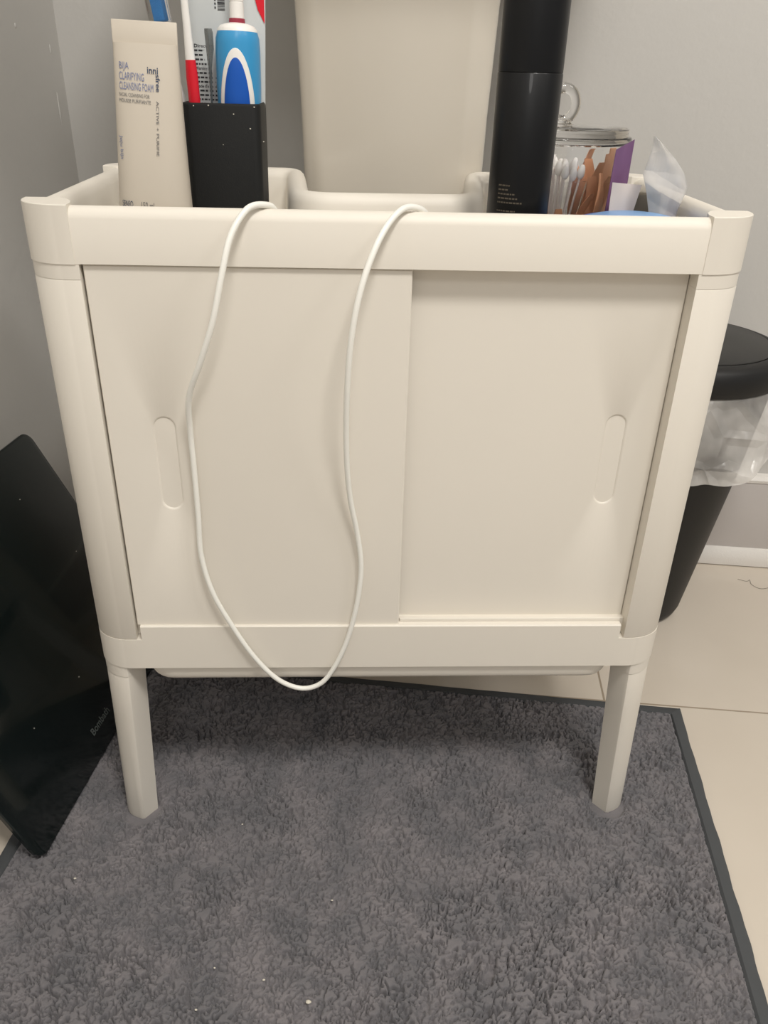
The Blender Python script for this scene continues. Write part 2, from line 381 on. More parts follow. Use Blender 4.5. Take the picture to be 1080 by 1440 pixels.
def capsec(g=0):
    p = postsec(g, .2470, .036)
    return [(-.264, .037 + g)] + p[1:] + [(-.2470, .010), (-.2500, .021), (-.2560, .031)]
def quad4(fn):
    for sx in (1, -1):
        for sy in (0, 1): fn(sx, sy)
def mir(pts, sx, sy):
    q = [(x * sx, (DP - y) if sy else y) for x, y in pts]
    return q if (sx == 1) != bool(sy) else list(reversed(q))
# top tray with its rail and corner caps
bm = bmesh.new()
cont = roundpoly([(-.2845, 0), (.2845, 0), (.2845, .298), (.091, .302), (.066, .120), (-.070, .116), (-.084, .302), (-.2845, .298)],
                 [.034, .034, .028, .026, .02, .02, .026, .028], 8)
prof = [(.034, .604), (.034, .6205), (.027, .6250), (.003, .6250), (0, .6255), (0, .6590), (.0016, .6632), (.0048, .6662), (.009, .6675), (.0135, .6665), (.0172, .6635), (.019, .658), (.0200, .645), (.0212, .618), (.0220, .6140), (.0240, .612)]
rings = [up(offset(cont, o), z) for o, z in prof]
loft(bm, rings)
def cap(sx, sy):
    loft(bm, [up(mir(capsec(.0005), sx, sy), z) for z in (.6252, .6684)] + [up(mir(capsec(-.0001), sx, sy), .6690)])
    s = postsec(-.0003); loft(bm, [up(mir(s, sx, sy), z) for z in (.6135, .6258)])
quad4(cap)
link('top_tray', bm, M_cab, CB, 35)
# posts
def post(sx, sy):
    b = bmesh.new(); s0 = postsec(-.0008); s1 = postsec(-.0002)
    loft(b, [up(mir(s0, sx, sy), .262), up(mir(s1, sx, sy), .2632), up(mir(s1, sx, sy), .6122), up(mir(s0, sx, sy), .6134)])
    link('post', b, M_cab, CB, 35)
quad4(post)
# bottom frame
bm = bmesh.new()
def rail(y, d, w, z0, z1, e):
    pr_ = [(y, z0), (y, z1 - e), (y + d * e, z1), (y + d * .014, z1), (y + d * .014, z0)]
    loft(bm, [[(x, a, b) for a, b in pr_] for x in (-w, w)])
for y, d in ((0, 1), (DP, -1)): rail(y, d, .2395, .226, .2782, .0011)
for sx in (-1, 1): box(bm, min(sx * .268, sx * .284), max(sx * .268, sx * .284), .03, DP - .03, .226, .2782, .0012)
def coll(sx, sy):
    loft(bm, [up(mir(postsec(0, .2395), sx, sy), z) for z in (.226, .2615)])
    loft(bm, [up(mir(legsec(-.0008, .2575, .2500), sx, sy), z) for z in (.2120, .2262)])
quad4(coll)
box(bm, .016, .2395, .0065, .0105, .2775, .2822, .0008)          # the track lip below the rear door
box(bm, -.25, .25, .010, .032, .262, .2795)
link('bottom_frame', bm, M_cab, CB, 35)
# bottom tray that hangs below the frame
bm = bmesh.new(); c0 = rrect(0, .15, .4848, .290, .028)
loft(bm, [up(offset(c0, o), z) for o, z in ((.012, .2045), (.006, .2050), (.0025, .2070), (.0005, .2105), (0, .216), (0, .26))])
link('bottom_tray', bm, M_cab, CB, 35)
# side and back panels
for sx in (-1, 1):
    bm = bmesh.new(); box(bm, min(sx * .270, sx * .277), max(sx * .270, sx * .277), .03, DP - .03, .27, .616, .0008)
    link('side_panel', bm, M_cab, CB)
bm = bmesh.new(); box(bm, -.25, .25, DP - .016, DP - .011, .27, .603, .0008); link('back_panel', bm, M_cab, CB)
bm = bmesh.new(); box(bm, -.25, .25, .034, DP - .02, .430, .436, .0008); link('shelf', bm, M_cab, CB)
# legs
def leg(sx, sy):
    b = bmesh.new(); zf = 0.0 if (sx == -1 and sy) else .0020
    rs = []
    for t in (0, .015, .25, .5, .75, .985, 1):
        z = zf + (.2118 - zf) * t; g = -.0010 - (.0008 if t in (0, 1) else 0); q = .004 * (1 - t)
        rs.append(up(mir([(x - (q * .5 if k_ > 0 else 0), y) for k_, (x, y) in enumerate(legsec(g, .2577 + .0060 * (1 - t), .2500 + .0060 * (1 - t), .020 + .014 * t, .0185 + .012 * t))], sx, sy), z))
    loft(b, rs); link('leg', b, M_cab, CB, 35)
quad4(leg)
# doors with a recessed pull
def door(x0, x1, yf, hx):
    b = bmesh.new(); z0, z1, th = .2775, .6246, .006; hz, hh, hw = .4530, .0445, .0092; N = 96
    def pill(sc, y):
        out = []
        for k in range(N):
            a = 2 * math.pi * (k + .5) / N; cxx, szz = math.cos(a), math.sin(a)
            r = hw - sc; L = hh - hw
            # sample pill: angle on end caps / straight sides by parameter
            per = 2 * math.pi * r + 4 * L; s = (k + .5) / N * per
            if s < L: p = (r, s)
            elif s < L + math.pi * r: t = (s - L) / r; p = (r * math.cos(t), L + r * math.sin(t))
            elif s < 3 * L + math.pi * r: p = (-r, L - (s - L - math.pi * r))
            elif s < 3 * L + 2 * math.pi * r: t = math.pi + (s - 3 * L - math.pi * r) / r; p = (r * math.cos(t), -L + r * math.sin(t))
            else: p = (r, -L + (s - 3 * L - 2 * math.pi * r))
            out.append(Vector((hx + p[0], y, hz + p[1])))
        return out
    P0 = pill(-.0016, yf); outer = []
    for p in P0:
        d = Vector((p.x - hx, 0, p.z - hz)); t = 1e9
        if d.x > 1e-7: t = min(t, (x1 - hx) / d.x)
        if d.x < -1e-7: t = min(t, (x0 - hx) / d.x)
        if d.z > 1e-7: t = min(t, (z1 - hz) / d.z)
        if d.z < -1e-7: t = min(t, (z0 - hz) / d.z)
        outer.append(Vector((hx + d.x * t, yf, hz + d.z * t)))
    # snap nearest outer points to the corners
    for c in ((x0, z0), (x1, z0), (x1, z1), (x0, z1)):
        k = min(range(N), key=lambda i: (outer[i].x - c[0]) ** 2 + (outer[i].z - c[1]) ** 2); outer[k] = Vector((c[0], yf, c[1]))
    shr = lambda L_, d, y: [Vector((min(max(p.x, x0 + d), x1 - d), y, min(max(p.z, z0 + d), z1 - d))) for p in L_]
    seq = [shr(outer, 0, yf + th), shr(outer, 0, yf + .0008), shr(outer, .0008, yf), P0, pill(0, yf + .0007), pill(.0005, yf + .0013)]
    loft(b, seq, True, True)
    return link('door', b, M_cab, CB, 30)
door(-.2426, .0150, .0030, -.1940)
door(.0050, .2440, .0165, .2045)

# ---------------------------------------------------------------- basin on its pedestal
PS = thing('pedestal_sink', 'cream ceramic sink pedestal rising behind the cabinet notch', 'sink', (.013, .44, 0))
PR = Matrix.Translation((.0215, .40, 0)) @ Matrix.Rotation(math.radians(-7.5), 4, 'Z')
bm = bmesh.new(); rs = []
for z, wx, yf in ((0, .112, -.10), (.02, .110, -.098), (.08, .100, -.09), (.35, .096, -.085), (.55, .098, -.088), (.64, .1000, -.090), (.72, .1015, -.092), (.82, .1055, -.096), (.93, .113, -.10)):
    c = roundpoly([(-wx, yf + .014), (-wx * .80, yf + .001), (0, yf - .005), (wx * .80, yf + .001), (wx, yf + .014), (wx, .185), (-wx, .185)], [.02, .03, .2, .03, .02, .02, .02], 5)
    rs.append(up(c, z))
loft(bm, rs, T=PR); link('pedestal', bm, M_cer, PS, 50)
bm = bmesh.new(); rs = []
for z, wx, y0, y1 in ((.895, .12, -.11, .195), (.925, .205, -.175, .197), (.975, .247, -.215, .197), (1.04, .260, -.235, .197), (1.07, .256, -.232, .195)):
    rs.append(up(roundpoly([(-wx, y0), (wx, y0), (wx, y1), (-wx, y1)], [.12 if z < .95 else .14] * 2 + [.02] * 2, 10), z))
for z, s in ((1.07, .86), (1.05, .82), (1.015, .6), (.995, .2)):
    base = roundpoly([(-.256, -.205), (.256, -.205), (.258, .195), (-.258, .195)], [.14] * 2 + [.02] * 2, 10)
    rs.append(up([(x * s, -.02 + y * s * .82) for x, y in base], z))
loft(bm, rs, T=PR); link('basin', bm, M_cer, PS, 50)

# ---------------------------------------------------------------- dark glass scale leaning on the left wall
N_, F_, T_ = Vector((-.361, -.060, .0125)), Vector((-.300, .324, .0125)), Vector((-.457, .349, .336))
ux = (F_ - N_); LN = ux.length; ux.normalize(); uy = (T_ - F_); uy = uy - ux * uy.dot(ux); LH = uy.length; uy.normalize(); un = uy.cross(ux)
if un.x < 0: un = -un           # front normal points into the room (+x)
SB = thing('glass_scale', 'flat dark glass bathroom scale leaning on the left wall', 'scale', tuple(N_))
ST = Matrix(((ux.x, uy.x, un.x, N_.x), (ux.y, uy.y, un.y, N_.y), (ux.z, uy.z, un.z, N_.z), (0, 0, 0, 1)))
bm = bmesh.new(); c = rrect(LN / 2, LH / 2, LN, LH, .016, 8)
loft(bm, [up(offset(c, o), z) for o, z in ((.001, -.006), (0, -.005), (0, -.001), (.0012, 0))], T=ST)
pl = lambda x, y: ST @ Vector((x, y, .0003))
text(bm, 'Bombath', .0128, lambda x, y: pl(LN * .505 - .036 + x, .026 + y), 1, 1.0, bold=.0003)
random.seed(3)
for (x, y) in ((.30, .30), (.10, .10), (.20, .09), (.06, .25), (.33, .20)):
    merge_b = bmesh.new(); bmesh.ops.create_uvsphere(merge_b, u_segments=6, v_segments=4, radius=.0006); merge(bm, merge_b, 2, ST @ Matrix.Translation((x, y, .0002)))
link('glass_plate', bm, [M_glassblack, M_logo, M_lint], SB, 40)
bm = bmesh.new(); c2 = rrect(LN / 2, LH / 2, LN - .03, LH - .03, .02, 8)
loft(bm, [up(offset(c2, o), z) for o, z in ((.004, -.020), (0, -.016), (0, -.0062))], T=ST); link('housing', bm, M_scbody, SB)
for (x, y) in ((.05, .05), (LN - .05, .05), (.05, LH - .045), (LN - .05, LH - .045)):
    bm = bmesh.new(); lathe(bm, [(.017, -.020), (.018, -.024), (.016, -.030), (.010, -.031)], 24, x, y, T=ST); link('foot', bm, M_rub, SB)

# ---------------------------------------------------------------- pedal bin in the corner behind
BN = thing('waste_bin', 'tapered black plastic waste bin with lid, right of the cabinet', 'bin', (.43, .435, 0))
BX, BY = .430, .437
def binc(r, z, n=72, wob=0): return [(BX + r * math.cos(a) , BY + r * math.sin(a), z) for a in (2 * math.pi * i / n for i in range(n))]
bm = bmesh.new()
loft(bm, [binc(r, z) for r, z in ((.050, .0), (.064, .002), (.072, .009), (.076, .020), (.111, .26), (.127, .396), (.124, .396), (.072, .02))])
link('body', bm, M_blk, BN)
bm = bmesh.new()
loft(bm, [binc(r, z) for r, z in ((.120, .405), (.136, .405), (.1385, .411), (.1385, .426), (.136, .436), (.130, .442), (.1205, .4445), (.119, .4440), (.1185, .442))], True, True)
ld = link('lid', bm, M_blk, BN)
bm = bmesh.new(); loft(bm, [binc(r, z) for r, z in ((.1175, .4405), (.1175, .4445), (.116, .4455), (.06, .4465), (.01, .4468))]); link('lid_panel', bm, M_lid, ld)
# liner hanging out under the lid
LR = None
bm = bmesh.new(); nseg = 200; rows = 26; grid = []
for j in range(rows + 1):
    t = j / rows; fold = 0
    if t > .8: fold = (t - .8) / .2; tt = 1 - .16 * fold       # the hem is turned back up behind itself
    else: tt = t / .8
    ring = []
    for i in range(nseg):
        a = 2 * math.pi * i / nseg
        ad = (a + math.pi) % (2 * math.pi) - math.pi; hem = .296 + .024 * (1 + math.tanh((ad + 1.10) * 4)) + .004 * math.sin(5 * a + .5)
        z = .406 + (hem - .406) * tt
        back = 1 - .85 * max(0, math.sin(a))
        flare = (.005 + .026 * tt ** 1.2 * (.55 + .45 * math.cos(a + .3))) * back
        tw = 2.2 * tt                                           # folds run diagonally
        f_ = abs(math.sin(3.5 * a + tw + .6)) ** .7 * .011 + abs(math.sin(6.5 * a - 1.6 * tw + 1)) * .008 + abs(math.sin(14 * a + 3 * tw)) * .003
        r = .1295 + flare + f_ * tt * back - (.014 if j == 0 else 0)
        r = max(r, .111 + (z - .26) * .118 + .004) - .0025 * min(1, fold * 4)
        ring.append(bm.verts.new((BX + r * math.cos(a), BY + r * math.sin(a), z + .0025 * math.sin(11 * a) * tt)))
    grid.append(ring)
for a_, b_ in zip(grid, grid[1:]): ring_faces(bm, a_, b_)
LN_ = link('bin_liner', bm, M_bag, smooth=60)
tag(LN_, 'translucent white bin liner hanging out below the black lid', 'liner')

# ---------------------------------------------------------------- white cable over the front rail
CP = [(-.070, .060, .6150), (-.082, .045, .620), (-.089, .032, .640), (-.093, .020, .664), (-.100, .009, .6702), (-.112, -.004, .6688), (-.1235, -.018, .652), (-.131, -.027, .625),
      (-.140, -.030, .590), (-.153, -.026, .556), (-.1665, -.016, .523), (-.1700, -.007, .490), (-.1705, -.0045, .455), (-.1710, -.0042, .405), (-.1718, -.0045, .363), (-.164, -.006, .322), (-.1475, -.0060, .281), (-.131, -.0060, .248),
      (-.113, -.0060, .222), (-.096, -.006, .208), (-.0785, -.006, .2035), (-.062, -.006, .211), (-.049, -.0055, .231), (-.037, -.0050, .262), (-.0285, -.0045, .298), (-.0242, -.004, .330),
      (-.0235, -.0035, .357), (-.0275, -.0045, .389), (-.0335, -.009, .424), (-.0365, -.015, .458), (-.0375, -.022, .498), (-.0365, -.030, .540), (-.0335, -.034, .580), (-.027, -.032, .615), (-.017, -.023, .643),
      (-.006, -.010, .661), (.006, .002, .6705), (.018, .012, .6695), (.026, .021, .662), (.030, .029, .642), (.036, .040, .618), (.046, .055, .6148)]
bm = bmesh.new(); tube(bm, smooth_path(CP, 6), .0025, 12)
tag(link('charging_cable', bm, M_cable, smooth=60), 'thin white cable looping down over the cabinet doors', 'cable')

# ---------------------------------------------------------------- cleansing foam tube
ZF = .6125
TB = thing('cleansing_foam_tube', 'cream squeeze tube of facial cleansing foam standing on its cap', 'tube', (-.193, .053, ZF))
TX = -.1942; TTILT = Matrix.Translation((TX, .055, ZF)) @ Matrix.Rotation(math.radians(1.6), 4, 'Y') @ Matrix.Rotation(math.radians(-3.0), 4, 'X')
bm = bmesh.new()
HT = .1785
def tubew(h):        # half width, half depth by height
    t = (h - .030) / (HT - .030); t = min(max(t, 0), 1)
    return .0305 - .0068 * t ** .7, .0185 * (1 - t ** 1.5) ** .8 + .0008
def tring(h, s=1, n=72):
    a, d = tubew(h); out = []
    for i in range(n):
        th = 2 * math.pi * i / n; cx_ = math.cos(th); sy_ = math.sin(th)
        out.append((s * a * math.copysign(abs(cx_) ** .7, cx_), s * d * math.copysign(abs(sy_) ** .85, sy_), h))
    return out
rs = [tring(.0275, .93), tring(.030, .98)] + [tring(.031 + (HT - .046) * k / 16) for k in range(1, 17)]
loft(bm, rs, True, True, T=TTILT)
a_, _ = tubew(HT)
crimp = rrect(0, 0, 2 * a_ + .0012, .0022, .0008, 3)
loft(bm, [up(crimp, HT - .0165), up(crimp, HT - .0005), up([(x * .99, y * .6) for x, y in crimp], HT)], T=TTILT)
def onfront(x, h):
    a, d = tubew(h); q = max(0, 1 - min(1, abs(x) / a) ** (2 / .7)) ** .5
    return TTILT @ Vector((x, -(d * q ** .85) - .0005, h))
def line(s, x0, h0, w_, h_, mi, bold=0): textfit(bm, s, w_, h_, lambda x, y: onfront(x0 + x, h0 + y - .045 * (x0 + x)), mi, bold)
def vline(s, x0, h0, w_, h_, mi, bold=0, sl=0): textfit(bm, s, w_, h_, lambda x, y: onfront(x0 + y - x * sl, h0 - x), mi, bold)
line('BIJA', -.0194, .1453, .0074, .0046, 1)
line('CLARIFYING', -.0198, .1380, .0190, .0052, 1)
line('CLEANSING FOAM', -.0200, .1313, .0260, .0052, 1)
line('FACIAL CLEANSING FOR', -.0206, .1266, .0235, .0025, 2)
line('MOUSSE PURIFIANTE', -.0208, .1226, .0245, .0025, 2)
line('inni', .0018, .1437, .0080, .0047, 3, .012)
vline('sfree', .0080, .1428, .0115, .0030, 3, .012)
vline('ACTIVE + PURIFIE', .0077, .1250, .0385, .0020, 2, 0, .035)
vline('Jeju bija', -.0222, .1000, .0170, .0026, 1)
line('SENSO', -.0235, .0478, .0092, .0046, 3)
line('150 ml', -.0076, .0480, .0100, .0046, 2)
link('tube_body', bm, [M_tube, M_blueprint, M_greyprint, M_navy], TB, 50)
bm = bmesh.new(); rs = [(.0215, 0), (.0225, .001), (.0235, .026), (.0225, .0275)]
loft(bm, [[(x, y * .8, z) for x, y, z in circ(r, z, 40)] for r, z in rs], T=TTILT); link('cap', bm, M_tube, TB)

# ---------------------------------------------------------------- black square cup and what stands in it
CU = (-.1405, .121)
bm = bmesh.new(); c = rrect(CU[0], CU[1], .0640, .060, .007, 6)
loft(bm, [up(offset(c, o), z) for o, z in ((.003, ZF), (.001, ZF + .001), (.0010, ZF + .004), (-.0002, .7335), (.0002, .7350), (.0012, .7357), (.0026, .7350), (.003, .733), (.0035, .620))])
random.seed(5)
for (x, z) in ((-.162, .7335), (-.130, .7280), (-.113, .7335), (-.117, .7175), (-.1065, .7080), (-.150, .734), (-.140, .705)):
    b = bmesh.new(); bmesh.ops.create_uvsphere(b, u_segments=6, v_segments=4, radius=random.uniform(.00025, .00055)); merge(bm, b, 1, Matrix.Translation((x, CU[1] - .0302, z)) @ Matrix.Diagonal((1.3, .5, 1, 1)))
tag(link('toothbrush_cup', bm, [M_cup, M_lint], smooth=35), 'matt black square cup holding toothbrushes', 'cup')

# electric toothbrush
EB = thing('electric_toothbrush', 'electric toothbrush with blue body and deep blue oval grip', 'toothbrush', (-.129, .113, .622))
ET = Matrix.Translation((-.1300, .1125, .622)) @ Matrix.Rotation(math.radians(1.2), 4, 'Y') @ Matrix.Rotation(math.radians(-2), 4, 'X')
def ebr(h):
    k = [(0, .0125), (.004, .0142), (.03, .0155), (.08, .0172), (.125, .0183), (.150, .0182), (.160, .0176), (.1655, .0160)]
    for (h0, r0), (h1, r1) in zip(k, k[1:]):
        if h <= h1: return r0 + (r1 - r0) * (h - h0) / (h1 - h0)
    return k[-1][1]
bm = bmesh.new(); lathe(bm, [(ebr(h), h) for h in (0, .004, .03, .06, .08, .10, .125, .14, .150, .156, .160, .163, .1655)], 40, T=ET); link('body', bm, M_lblue, EB)
bm = bmesh.new(); lathe(bm, [(.0163, .1640), (.0160, .1665), (.0135, .1690), (.0100, .1702), (.0065, .1710)], 40, T=ET); link('collar', bm, M_white, EB)
bm = bmesh.new(); lathe(bm, [(.0064, .1700), (.0066, .1712), (.0063, .1740), (.0058, .1742)], 32, T=ET); link('ring', bm, M_dred, EB)
bm = bmesh.new(); lathe(bm, [(.0058, .174), (.0056, .185), (.0053, .1852), (.0053, .1858), (.0056, .186), (.0048, .215), (.004, .238), (.004, .246)], 32, T=ET)
lathe(bm, [(.003, -.004), (.0068, -.003), (.0068, .003), (.005, .004)], 24, T=ET @ Matrix.Translation((0, -.003, .247)) @ Matrix.Rotation(math.radians(90), 4, 'X'))
nk = link('neck', bm, M_white, EB)
bm = bmesh.new(); lathe(bm, [(.0060, .003), (.0062, .012)], 24, T=ET @ Matrix.Translation((0, -.003, .247)) @ Matrix.Rotation(math.radians(90), 4, 'X')); link('bristles', bm, M_bristle, nk)
def oval(rx, rz, cz, lift, m, nm, bot):
    b = bmesh.new(); rings_ = []
    for s, l in ((1, -.0004), (.985, lift * .8), (.93, lift), (.6, lift), (.2, lift)):
        rg = []
        for i in range(48):
            a = 2 * math.pi * i / 48; x = rx * s * math.cos(a); z = cz + (rz if math.sin(a) > 0 else bot) * s * math.sin(a)
            R_ = ebr(z) + l; x = max(-R_ * .98, min(R_ * .98, x)); rg.append((x, -math.sqrt(R_ * R_ - x * x), z))
        rings_.append(rg)
    loft(b, rings_, False, True, T=ET); return link(nm, b, m, EB, 40)
oval(.0142, .048, .105, .0009, M_white, 'grip_surround', .070)
oval(.0108, .0415, .105, .0017, M_dblue, 'grip_pad', .062)

# toothpaste tube behind
TP = thing('toothpaste_tube', 'silver-grey toothpaste tube with red side and black directions text', 'tube', (-.137, .139, .622))
PT = Matrix.Translation((-.1405, .1385, .622)) @ Matrix.Rotation(math.radians(1.0), 4, 'Y')
bm = bmesh.new(); rs = []
for h, a, d in ((.024, .020, .006), (.03, .0250, .0095), (.06, .0285, .0085), (.10, .0300, .0066), (.15, .0315, .004), (.19, .0325, .0015), (.2, .0325, .0008), (.21, .0325, .0008)):
    rs.append([(a * math.copysign(abs(math.cos(t)) ** .8, math.cos(t)), d * math.sin(t), h) for t in (2 * math.pi * i / 40 for i in range(40))])
loft(bm, rs, T=PT)
def onp(x, h):
    d = .0090 - .0082 * min(1, max(0, (h - .04) / .15)); a = .031
    return PT @ Vector((x, -d * math.sqrt(max(0, 1 - min(1, abs(x) / a) ** 2)) - .0010, h))
random.seed(11)
h = .1530; heads = {0: 'Directions', 5: 'Warnings  Use', 9: "Mode d'emploi"}
for ln in range(15):
    if ln in heads: textfit(bm, heads[ln], .0175, .0024, lambda x, y, h=h: onp(-.0275 + x, h + y), 1, .02)
    else:
        x = -.0275; end = -.0275 + random.uniform(.018, .022)
        while x < end:
            wd = random.uniform(.0012, .0038)
            quadmark(bm, lambda a, b: onp(a, b), x, min(x + wd, end), h + .0003, h + .0017, 1); x += wd + .0008
    h -= .0033
y = .180
for k in range(34):                                       # bar code lying on its side
    th = random.choice((.0003, .0005, .0009)); quadmark(bm, lambda a, b: onp(a, b), -.0065, -.0005, y, y + th, 1); y += th + random.choice((.0003, .0006))
for k in range(9): quadmark(bm, lambda a, b: onp(a, b), -.0090, -.0078, .181 + k * .0028, .1826 + k * .0028, 1)
pts = [(.0240, .2095), (.0240, .190), (.0262, .182), (.0316, .172), (.0316, .2095)]
f = bm.faces.new([bm.verts.new(onp(a, b) + Vector((0, -.0004, 0))) for a, b in pts]); f.material_index = 2
tbo = link('tube_body', bm, [M_paste, M_ink, M_red], TP, 50)
bm = bmesh.new(); lathe(bm, [(.014, .0), (.015, .001), (.0148, .022), (.0135, .0245)], 32, T=PT @ Matrix.Diagonal((1, .6, 1, 1))); link('cap', bm, M_red, TP)

# manual toothbrushes
def brush(name, label, base, topp, mats, cover=False, r=.0042, hs=1.0):
    t = thing(name, label, 'toothbrush', base)
    B, Tp = Vector(base), Vector(topp); d = (Tp - B); L = d.length; dz = d.normalized(); dx = Vector((1, 0, 0)); dx = (dx - dz * dx.dot(dz)).normalized(); dy = dz.cross(dx)
    X = Matrix(((dx.x, dy.x, dz.x, B.x), (dx.y, dy.y, dz.y, B.y), (dx.z, dy.z, dz.z, B.z), (0, 0, 0, 1)))
    k = [(0, .6), (.01, 1.0), (.06, 1.1), (.11, 1.3), (.135, 1.35), (.147, 1.15)]
    b = bmesh.new(); loft(b, [[(x, y * .8, z) for x, y, z in circ(r * s, h_, 20)] for h_, s in [(a_ * hs, b_) for a_, b_ in k]], T=X); link('grip', b, mats[0], t)
    k = [(.144, 1.14), (.150, 1.08), (.165, .9), (.185, .8), (.200, .7), (.204, 1.0), (.210, 1.3), (.225, 1.3), (.229, .7)]
    b = bmesh.new(); loft(b, [[(x, y * (.8 if h_ < .202 * hs else .45), z) for x, y, z in circ(r * s, h_, 20)] for h_, s in [(a_ * hs, b_) for a_, b_ in k]], T=X); hd = link('neck', b, mats[1], t)
    b = bmesh.new(); box(b, -r * 1.05, r * 1.05, -.0125, -.001, .206 * hs, .206 * hs + .022, .001, 0, X); link('bristles', b, mats[2], hd)
    if cover:
        b = bmesh.new(); c0 = rrect(0, -.005, .017, .020, .004, 4)
        loft(b, [up(c0, .200 * hs), up(c0, .200 * hs + .032), up(offset(c0, .002), .200 * hs + .0345)], False, True, T=X); link('head_cover', b, M_clear, t)['label'] = 'clear plastic head cover'
    return t
brush('toothbrush', 'red and white toothbrush between the cream tube and toothpaste', (-.1600, .1045, .619), (-.1655, .106, .818), [M_red, M_white, M_bristle], False, .0036)
brush('toothbrush', 'toothbrush with blue bristles in a clear head cover', (-.1600, .118, .6150), (-.1840, .125, .770), [M_white, M_white, M_bristle], True, .0042, .87)
# smoky clear strip beside the electric toothbrush
bm = bmesh.new(); P_ = [(.625, -.1510), (.70, -.1503), (.735, -.1500), (.760, -.1490), (.768, -.1475), (.774, -.1462), (.786, -.1462), (.7885, -.1470)]
rs = [[(x, .116, z), (x - wq * .5, .1135, z), (x - wq, .118, z), (x - wq, .1192, z), (x - wq * .5, .1147, z), (x, .1172, z)] for (z, x), wq in zip(P_, (.002, .002, .0022, .003, .005, .0065, .0070, .006))]
loft(bm, rs); tag(link('plastic_cover', bm, M_smoke, smooth=60), 'smoky clear plastic cover strip left of the electric toothbrush', 'cover')

# ---------------------------------------------------------------- tall black aerosol can
CN = thing('aerosol_can', 'tall gloss black aerosol can with faint small print', 'can', (.1045, .060, ZF))
bm = bmesh.new(); r = .0252
lathe(bm, [(.021, ZF), (.0235, ZF + .001), (r, ZF + .004), (r, .7628), (r - .0006, .7636)], 56, .1045, .060)
def onc(s, z): a = math.radians(-90) + s / r; return Vector((.1045 + (r + .0002) * math.cos(a), .060 + (r + .0002) * math.sin(a), z))
random.seed(2); z = .6835
for ln, (n_, L_) in enumerate(((1, .010), (1, .009), (2, .015), (2, .017), (3, .021), (0, 0), (2, .016), (2, .012))):
    x = -.0225; end = x + L_
    while n_ and x < end:
        wd = random.uniform(.001, .003); quadmark(bm, onc, x, min(x + wd, end), z, z + .0011, 1); x += wd + .0006
    z -= .0032
link('body', bm, [M_can, M_canprint], CN, 40)
bm = bmesh.new(); lathe(bm, [(r - .0008, .7634), (r - .0002, .7640), (r - .0002, .842), (r - .002, .847), (.018, .849)], 56, .1045, .060); link('cap', bm, M_can, CN, 40)

# ---------------------------------------------------------------- glass jar
JX, JY, JR = .1700, .2070, .0640
JB = thing('glass_jar', 'clear glass jar with looped glass knob, holding swabs', 'jar', (JX, JY, ZF))
bm = bmesh.new(); lathe(bm, [(.050, ZF + .0002), (JR - .003, ZF + .001), (JR, ZF + .005), (JR, .7035), (JR + .001, .7055), (JR - .0012, .7070), (JR - .0024, .7055), (JR - .0024, ZF + .008), (JR - .006, ZF + .005), (.02, ZF + .005)], 64, JX, JY)
link('jar_body', bm, M_glass, JB, 50)
bm = bmesh.new(); lathe(bm, [(JR - .005, .7077), (JR + .002, .7077), (JR + .0025, .7092), (JR + .0015, .7115), (JR - .001, .7120), (JR - .0015, .7180), (JR - .004, .7195), (JR - .020, .7200), (.012, .7205), (.0085, .7210), (.0070, .7225), (.0068, .7235), (.0085, .7245), (.004, .7250)], 64, JX, JY)
lid = link('jar_lid', bm, M_glass, JB, 50)
bm = bmesh.new(); ring = [(JX - .002 + .0122 * math.cos(a), JY, .7377 + .0138 * math.sin(a)) for a in (2 * math.pi * i / 40 for i in range(40))]
tube(bm, ring, .0046, 14, closed=True); link('knob', bm, M_glass, lid, 60)
# clear inner cup with the swabs
CX, CY = .1660, .1780
bm = bmesh.new(); lathe(bm, [(.012, ZF + .0060), (.0155, ZF + .0065), (.0265, .6750), (.0258, .6752), (.0149, ZF + .008), (.010, ZF + .0078)], 40, CX, CY)
tag(link('inner_cup', bm, M_clear, smooth=50), 'small clear plastic cup inside the glass jar', 'cup')
def swab(base, topp, label):
    t = thing('cotton_swab', label, 'cotton swab', base, 'cotton swabs in the glass jar')
    b = bmesh.new(); tube(b, [base, topp], .0011, 8); link('stick', b, M_stick, t, 60)
    B, Tp = Vector(base), Vector(topp); d = (Tp - B).normalized()
    b = bmesh.new(); P = [Tp - d * .009 + d * k * .0012 for k in range(11)]
    tube(b, P, lambda u: .0012 + .0024 * math.sin(math.pi * min(1, max(0.02, u)) ** .8) ** .6, 10); link('cotton_tip', b, M_cotton, t, 60)
random.seed(21); swl = 'white cotton swab standing in the clear cup inside the jar'
for i in range(17):
    a = i * 2.4; q = math.sqrt((i + .5) / 17); bx, by = CX + .0105 * q * math.cos(a), CY + .0105 * q * math.sin(a)
    tx, ty = CX + .0225 * q * math.cos(a + .1), CY + .0225 * q * math.sin(a + .1)
    swab((bx, by, ZF + .0092), (tx, ty, .6870 + random.uniform(-.003, .0055)), swl)
